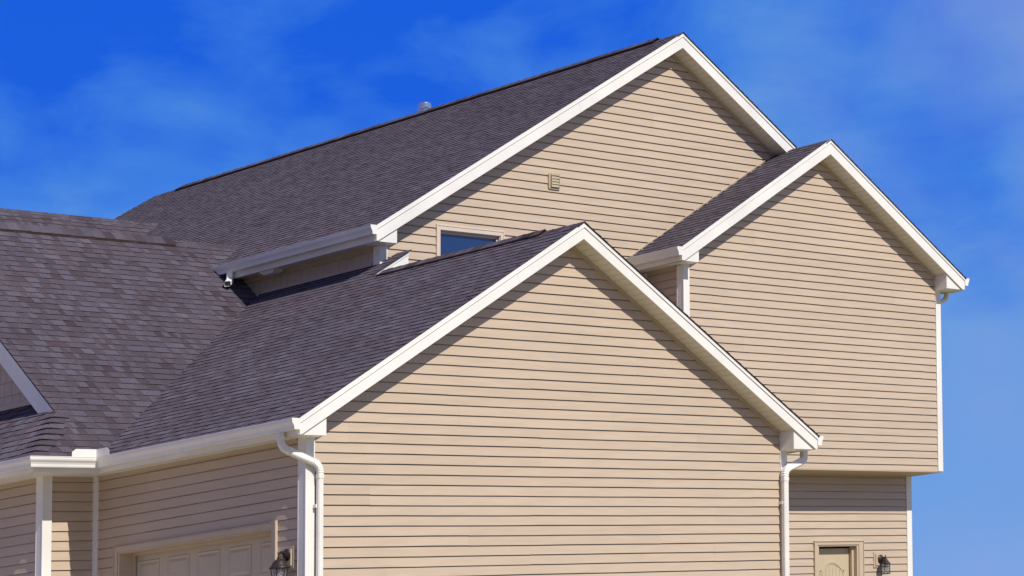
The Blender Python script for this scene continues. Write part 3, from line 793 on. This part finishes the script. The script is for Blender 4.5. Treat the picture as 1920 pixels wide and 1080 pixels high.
# ---- downspouts
downspout('downspout', [(-.42, -.02, 3.44), (-.42, -.03, 3.25), (.15, -.085, 3.04), (.15, -.085, -.7)], (1, 0, 0), H)['label'] = 'downspout at the left corner of the garage gable'
downspout('downspout', [(9.545, .02, 3.44), (9.545, .0, 3.25), (8.985, -.085, 3.09), (8.985, -.085, -.7)], (1, 0, 0), H, w=.105, d=.075)['label'] = 'downspout at the right corner of the garage gable'
downspout('downspout', [(18.1, 3.53, 6.86), (18.1, 3.53, 6.68), (17.80, 3.64, 6.58), (17.76, 3.80, 3.7)], (0, 1, 0), H)['label'] = 'downspout behind the right corner post'
d = MB()
downspout('downspout', [(4.62, 7.22, 6.94), (4.62, 7.22, 6.77), (4.47, 7.10, 6.70)], (0.6, -.8, 0), H, w=.10, d=.08, pleat=False, cap=False)['label'] = 'short open outlet below the end of the main gutter'
for (x, z) in ((.15, 2.55), (.15, 1.2), (8.985, 2.62), (8.985, 1.1)):
    mb = MB(); mb.box(x - .052, x + .052, -.055, -.02, z - .012, z + .012); mb.box(x - .062, x - .043, -.085, -.02, z - .02, z + .02)
    mb.build('pipe_strap', M_WHITE, H)

# ---- small vent under the main eave soffit
mb = MB()
zs = Mn['zc'] + .01
mb.sweep([[(4.73, 6.32, zs), (4.93, 6.32, zs), (4.93, 6.66, zs), (4.73, 6.66, zs)], [(4.73, 6.32, zs - .025), (4.93, 6.32, zs - .025), (4.93, 6.66, zs - .025), (4.73, 6.66, zs - .025)],
          [(4.76, 6.38, zs - .065), (4.90, 6.38, zs - .065), (4.90, 6.58, zs - .065), (4.76, 6.58, zs - .065)]])
mb.build('soffit_vent', M_WHITE, H)

# ---- wall vent on the main gable
vx0, vx1, vz0, vz1, vy = 8.545, 8.80, 7.965, 8.225, Mn['y']
v = MB()
v.prism([(vx0, vy - .035, vz0 + .02), (vx0 + .02, vy - .035, vz0), (vx1 - .02, vy - .035, vz0), (vx1, vy - .035, vz0 + .02), (vx1, vy - .035, vz1 - .02), (vx1 - .02, vy - .035, vz1), (vx0 + .02, vy - .035, vz1), (vx0, vy - .035, vz1 - .02)], (0, .03, 0))
ve = v.build('wall_vent', M_OLIVE, H, bevel=.003)
v = MB(); x0, x1 = vx0 + .05, vx1 - .045
v.box(x0 - .012, x0, vy - .062, vy - .036, vz0 + .03, vz1 - .03); v.box(x1, x1 + .012, vy - .062, vy - .036, vz0 + .03, vz1 - .03)
v.box(x0, x1, vy - .062, vy - .036, vz1 - .045, vz1 - .03)
for k in range(4):
    z = vz0 + .035 + k * .044
    v.prism([(x0, vy - .060, z), (x0, vy - .038, z + .006), (x0, vy - .038, z + .046), (x0, vy - .048, z + .040)], (x1 - x0, 0, 0))
v.build('louver', M_OLIVE, ve)

# ---- main gable window
wx0, wx1, wz0, wz1, wy = 6.14, 7.57, 5.8, 7.225, Mn['y']
def frame_y(mb, x0, x1, z0, z1, wd, y0, y1):
    mb.box(x0, x0 + wd, y0, y1, z0, z1); mb.box(x1 - wd, x1, y0, y1, z0, z1)
    mb.box(x0 + wd, x1 - wd, y0, y1, z1 - wd, z1); mb.box(x0 + wd, x1 - wd, y0, y1, z0, z0 + wd)
f = MB(); frame_y(f, wx0, wx1, wz0, wz1, .022, wy - .034, wy - .001); frame_y(f, wx0 + .022, wx1 - .022, wz0 + .022, wz1 - .022, .058, wy - .028, wy + .03)
win = f.build('window', M_VINYLW, H, bevel=.002)
f = MB(); frame_y(f, wx0 + .08, wx1 - .08, wz0 + .08, wz1 - .08, .012, wy - .01, wy + .09); frame_y(f, wx0 + .092, wx1 - .092, wz0 + .092, wz1 - .092, .03, wy + .03, wy + .09)
f.build('sash', M_VINYLW, win)
f = MB(); f.box(wx0 + .11, wx1 - .11, wy + .055, wy + .065, wz0 + .11, wz1 - .11)
f.build('pane', M_GLASS, win)

# ---- flue on the main roof, beyond the ridge
mb = MB(); fy = 11.0; fx = 12.22; fz = 10.58
mb.lathe((fx, fy, fz), [(.105, -.4), (.105, .50), (.125, .505), (.128, .53), (.128, .60), (.12, .615), (.0001, .62)], 28)
mb.build('flue_pipe', M_STEEL, H, smooth=False)

# ---- garage door
gd = MB(); y0, y1, zt = GD
xr_ = .24
gd.box(xr_, xr_ + .05, y0 + .02, y1 - .02, -.9, zt - .0)
npan = 5; ph = .50; pw = (y1 - y0) / npan
gdo = gd.build('garage_door', M_DOOR, H)
for r in range(5):
    zr1 = zt - .075 - r * .53
    for k in range(npan):
        p = MB(); a = y0 + k * pw + .08; b = y0 + (k + 1) * pw - .08; t = zr1 - .03; bt = t - .40
        # raised stile-and-rail moulding and a bevelled centre field
        def ringp(i, x): return [(x, a + i, bt + i), (x, b - i, bt + i), (x, b - i, t - i), (x, a + i, t - i)]
        p.sweep([ringp(0, xr_ + .003), ringp(.012, xr_ - .011), ringp(.03, xr_ - .002), ringp(.045, xr_ - .002), ringp(.075, xr_ - .013)])
        p.build('raised_panel', M_DOOR, gdo)
    gd2 = MB(); 
mb = MB()
for r in range(5):
    z = zt - .075 - r * .53 + .01
    mb.box(xr_ - .003, xr_ + .001, y0 + .02, y1 - .02, z, z + .008)
mb.build('section_joint', M_DOOR, gdo)
mb = MB()   # jambs, stops and casing
mb.box(-.02, xr_ + .05, y0 - .012, y0 + .02, -.9, zt + .0); mb.box(-.02, xr_ + .05, y1 - .02, y1 + .012, -.9, zt)
mb.box(-.02, xr_ + .05, y0 - .012, y1 + .012, zt, zt + .02)
mb.box(xr_ - .05, xr_ - .012, y1 - .055, y1 - .021, -.9, zt - .001); mb.box(xr_ - .05, xr_ - .012, y0 + .021, y0 + .055, -.9, zt - .001)
mb.box(xr_ - .05, xr_ - .012, y0 + .056, y1 - .056, zt - .035, zt - .001)
mb.build('door_jamb', M_TAN, gdo)
mb = MB()
mb.box(-.034, -.001, y1 + .013, y1 + .075, -.9, zt + .085); mb.box(-.034, -.001, y0 - .075, y0 - .013, -.9, zt + .085)
mb.box(-.034, -.001, y0 - .012, y1 + .012, zt + .021, zt + .085)
mb.box(-.05, -.001, y0 - .095, y0 - .076, -.9, zt + .105); mb.box(-.045, -.001, y1 + .076, y1 + .088, -.9, zt + .100)
mb.box(-.045, -.001, y0 - .075, y1 + .075, zt + .086, zt + .097)
mb.build('door_casing', M_TAN, gdo, bevel=.002)

# ---- entry door
dx0, dx1, dzt, dy = 14.93, 16.06, 2.335, LOWY
mb = MB(); rec = .12
mb.box(dx0 + .04, dx1 - .04, dy + rec, dy + rec + .045, -.9, dzt - .03)
ed = mb.build('entry_door', M_DOOR2, H)
mb = MB(); cx = (dx0 + dx1) / 2; hw = .34; za = 1.93; rise = .16; steps = 18
arc = [(cx - hw + 2 * hw * k / steps, za + rise * (1 - ((k / steps) * 2 - 1) ** 2)) for k in range(steps + 1)]
for w0, w1, pr in ((0, .035, .010), (.045, .06, .007)):
    o = [(x + (cx - x) * (w0 / hw), z - w0) for x, z in arc]; i_ = [(x + (cx - x) * (w1 / hw), z - w1) for x, z in arc]
    for k in range(steps):
        mb.prism([(o[k][0], dy + rec - pr, o[k][1]), (o[k + 1][0], dy + rec - pr, o[k + 1][1]), (i_[k + 1][0], dy + rec - pr, i_[k + 1][1]), (i_[k][0], dy + rec - pr, i_[k][1])], (0, pr - .001, 0))
    for sx in (-1, 1):
        xa, xb = cx + sx * (hw - w0), cx + sx * (hw - w1); mb.box(min(xa, xb), max(xa, xb), dy + rec - pr, dy + rec - .001, .2, za - w0)
mb.build('arched_panel', M_DOOR2, ed)
mb = MB()
for k in range(6):
    x = cx - .27 + k * .095; mb.box(x, x + .086, dy + rec - .005, dy + rec - .001, .22, za - .04 + rise * (1 - ((x + .04 - cx) / hw) ** 2) * .9 - .03)
mb.build('door_planks', M_DOOR2, ed)
mb = MB()
mb.box(dx0 - .012, dx0 + .035, dy - .02, dy + rec + .04, -.9, dzt); mb.box(dx1 - .035, dx1 + .012, dy - .02, dy + rec + .04, -.9, dzt)
mb.box(dx0 - .012, dx1 + .012, dy - .02, dy + rec + .04, dzt, dzt + .02)
mb.box(dx1 - .09, dx1 - .036, dy + .05, dy + .10, -.9, dzt - .001)
mb.build('door_jamb', M_TAN, ed)
mb = MB(); cw = .075
mb.box(dx0 - cw - .012, dx0 - .013, dy - .034, dy - .001, -.9, dzt + cw); mb.box(dx1 + .013, dx1 + cw + .055, dy - .034, dy - .001, -.9, dzt + cw)
mb.box(dx0 - .012, dx1 + .012, dy - .034, dy - .001, dzt + .021, dzt + cw)
mb.box(dx0 - cw - .03, dx0 - cw - .013, dy - .046, dy - .001, -.9, dzt + cw + .02); mb.box(dx1 + cw + .056, dx1 + cw + .07, dy - .046, dy - .001, -.9, dzt + cw + .02)
mb.box(dx0 - cw - .012, dx1 + cw + .055, dy - .046, dy - .001, dzt + cw + .001, dzt + cw + .016)
mb.build('door_casing', M_TAN, ed, bevel=.002)

# ---- mounting blocks for the two lanterns
def block(side, u, z, w, h):
    mb = MB(); y = LOWY
    for (a, b, pr) in ((w, h, .028), (w - .07, h - .07, .046)):
        if side == '-y': mb.box(u - a / 2, u + a / 2, y - pr, y - .001, z - b / 2, z + b / 2)
        else: mb.box(-pr, -.001, u - a / 2, u + a / 2, z - b / 2, z + b / 2)
    return mb.build('mounting_block', M_TAN, H, bevel=.003)
block('-x', .29, 1.965, .21, .27)
block('-y', 16.635, 2.085, .27, .27)

# ================================================================== lanterns
def tube(mb, pts, r, n=10):
    rings = []
    for k, p in enumerate(pts):
        p = Vector(p); a = Vector(pts[max(0, k - 1)]); b = Vector(pts[min(len(pts) - 1, k + 1)]); T = (b - a).normalized()
        s = Vector((0, 0, 1)) if abs(T.z) < .9 else Vector((1, 0, 0)); u = T.cross(s).normalized(); v = T.cross(u)
        rr = r[k] if isinstance(r, (list, tuple)) else r
        rings.append([p + u * rr * math.cos(2 * math.pi * j / n) + v * rr * math.sin(2 * math.pi * j / n) for j in range(n)])
    mb.sweep(rings)
def lathe_dir(mb, c, d, prof, n=24):
    c = Vector(c); d = Vector(d).normalized(); s = Vector((0, 0, 1)); u = d.cross(s).normalized(); v = d.cross(u)
    mb.sweep([[c + d * t + u * r * math.cos(2 * math.pi * j / n) + v * r * math.sin(2 * math.pi * j / n) for j in range(n)] for r, t in prof])
# bell-topped lantern by the garage door
base = Vector((-.047, .29, 2.0)); ax = Vector((-.175, .275, 1.865))
LA = thing('wall_lantern', fall((base.x, base.y, base.z)), 'dark bronze bell-topped coach lantern on the wall beside the garage door', 'wall lantern')
mb = MB(); lathe_dir(mb, base, (-1, 0, 0), [(.001, 0), (.072, 0), (.075, .010), (.066, .02), (.045, .028), (.026, .045), (.001, .055)]); mb.build('back_plate', M_BRONZE, LA, smooth=True)
mb = MB(); tube(mb, [base + Vector((-.03, 0, -.005)), base + Vector((-.06, 0, .03)), base + Vector((-.09, 0, .035)), base + Vector((-.115, 0, .02)), (ax.x, ax.y, ax.z + .095)], [.02, .018, .016, .015, .014]); mb.build('arm', M_BRONZE, LA, smooth=True)
mb = MB(); mb.lathe(ax, [(.124, -.030), (.128, -.022), (.122, -.012), (.104, .004), (.088, .028), (.072, .055), (.048, .078), (.024, .088), (.018, .10), (.022, .11), (.012, .122), (.009, .135), (.013, .145), (.004, .158), (.0001, .16)], 32); mb.build('bell_roof', M_BRONZE, LA, smooth=True)
mb = MB()
for k in range(6):
    a = math.pi / 6 + k * math.pi / 3; c, s = math.cos(a), math.sin(a)
    tube(mb, [(ax.x + .105 * c, ax.y + .105 * s, ax.z - .03), (ax.x + .062 * c, ax.y + .062 * s, ax.z - .25)], .006, 6)
mb.lathe((ax.x, ax.y, ax.z - .26), [(.066, 0), (.07, .006), (.066, .014)], 6)
mb.lathe((ax.x, ax.y, ax.z - .30), [(.0001, 0), (.012, .008), (.03, .03), (.058, .04)], 16)
mb.build('cage', M_BRONZE, LA)
mb = MB(); mb.lathe((ax.x, ax.y, ax.z - .245), [(.058, 0), (.098, .213), (.095, .213), (.055, 0)], 6); mb.build('glass', M_CLEAR, LA)
mb = MB(); mb.lathe((ax.x, ax.y, ax.z - .20), [(.0001, 0), (.02, .008), (.034, .035), (.036, .06), (.028, .085), (.018, .105), (.016, .16), (.0001, .165)], 20); mb.build('bulb', M_BULB, LA, smooth=True)
# straight caged lantern by the entry door
base = Vector((16.66, LOWY - .047, 2.095)); ax = Vector((16.66, LOWY - .155, 2.055))
LB = thing('wall_lantern', fall((base.x, base.y, base.z)), 'black caged lantern on the wall right of the arched-panel entry door', 'wall lantern')
mb = MB(); lathe_dir(mb, base, (0, -1, 0), [(.001, 0), (.075, 0), (.077, .01), (.066, .02), (.04, .03), (.02, .045), (.001, .05)]); mb.build('back_plate', M_BRONZE, LB, smooth=True)
mb = MB(); tube(mb, [base + Vector((0, -.03, 0)), base + Vector((0, -.06, .02)), base + Vector((0, -.09, .015)), (ax.x, ax.y, ax.z + .04)], [.022, .02, .018, .018]); mb.build('arm', M_BRONZE, LB, smooth=True)
mb = MB(); mb.lathe(ax, [(.088, -.055), (.09, -.045), (.078, -.03), (.055, -.005), (.05, .01), (.035, .03), (.02, .045), (.024, .055), (.012, .068), (.009, .08), (.014, .09), (.004, .10), (.0001, .102)], 8); mb.build('lantern_roof', M_BRONZE, LB)
mb = MB()
for k in range(8):
    a = math.pi / 8 + k * math.pi / 4; c, s = math.cos(a), math.sin(a)
    tube(mb, [(ax.x + .080 * c, ax.y + .080 * s, ax.z - .05), (ax.x + .080 * c, ax.y + .080 * s, ax.z - .225)], .0055, 6)
mb.lathe((ax.x, ax.y, ax.z - .232), [(.076, 0), (.086, .0), (.086, .012), (.076, .012), (.076, 0)], 8)
mb.lathe((ax.x, ax.y, ax.z - .10), [(.076, 0), (.085, .0), (.085, .008), (.076, .008), (.076, 0)], 8)
mb.build('cage', M_BRONZE, LB)
mb = MB(); mb.lathe((ax.x, ax.y, ax.z - .222), [(.070, 0), (.070, .17), (.066, .17), (.066, 0)], 8); mb.build('glass', M_CLEAR, LB)
mb = MB(); mb.lathe((ax.x, ax.y, ax.z - .20), [(.0001, 0), (.022, .02), (.03, .05), (.024, .08), (.016, .10), (.015, .14), (.0001, .145)], 18); mb.build('bulb', M_BULB, LB, smooth=True)
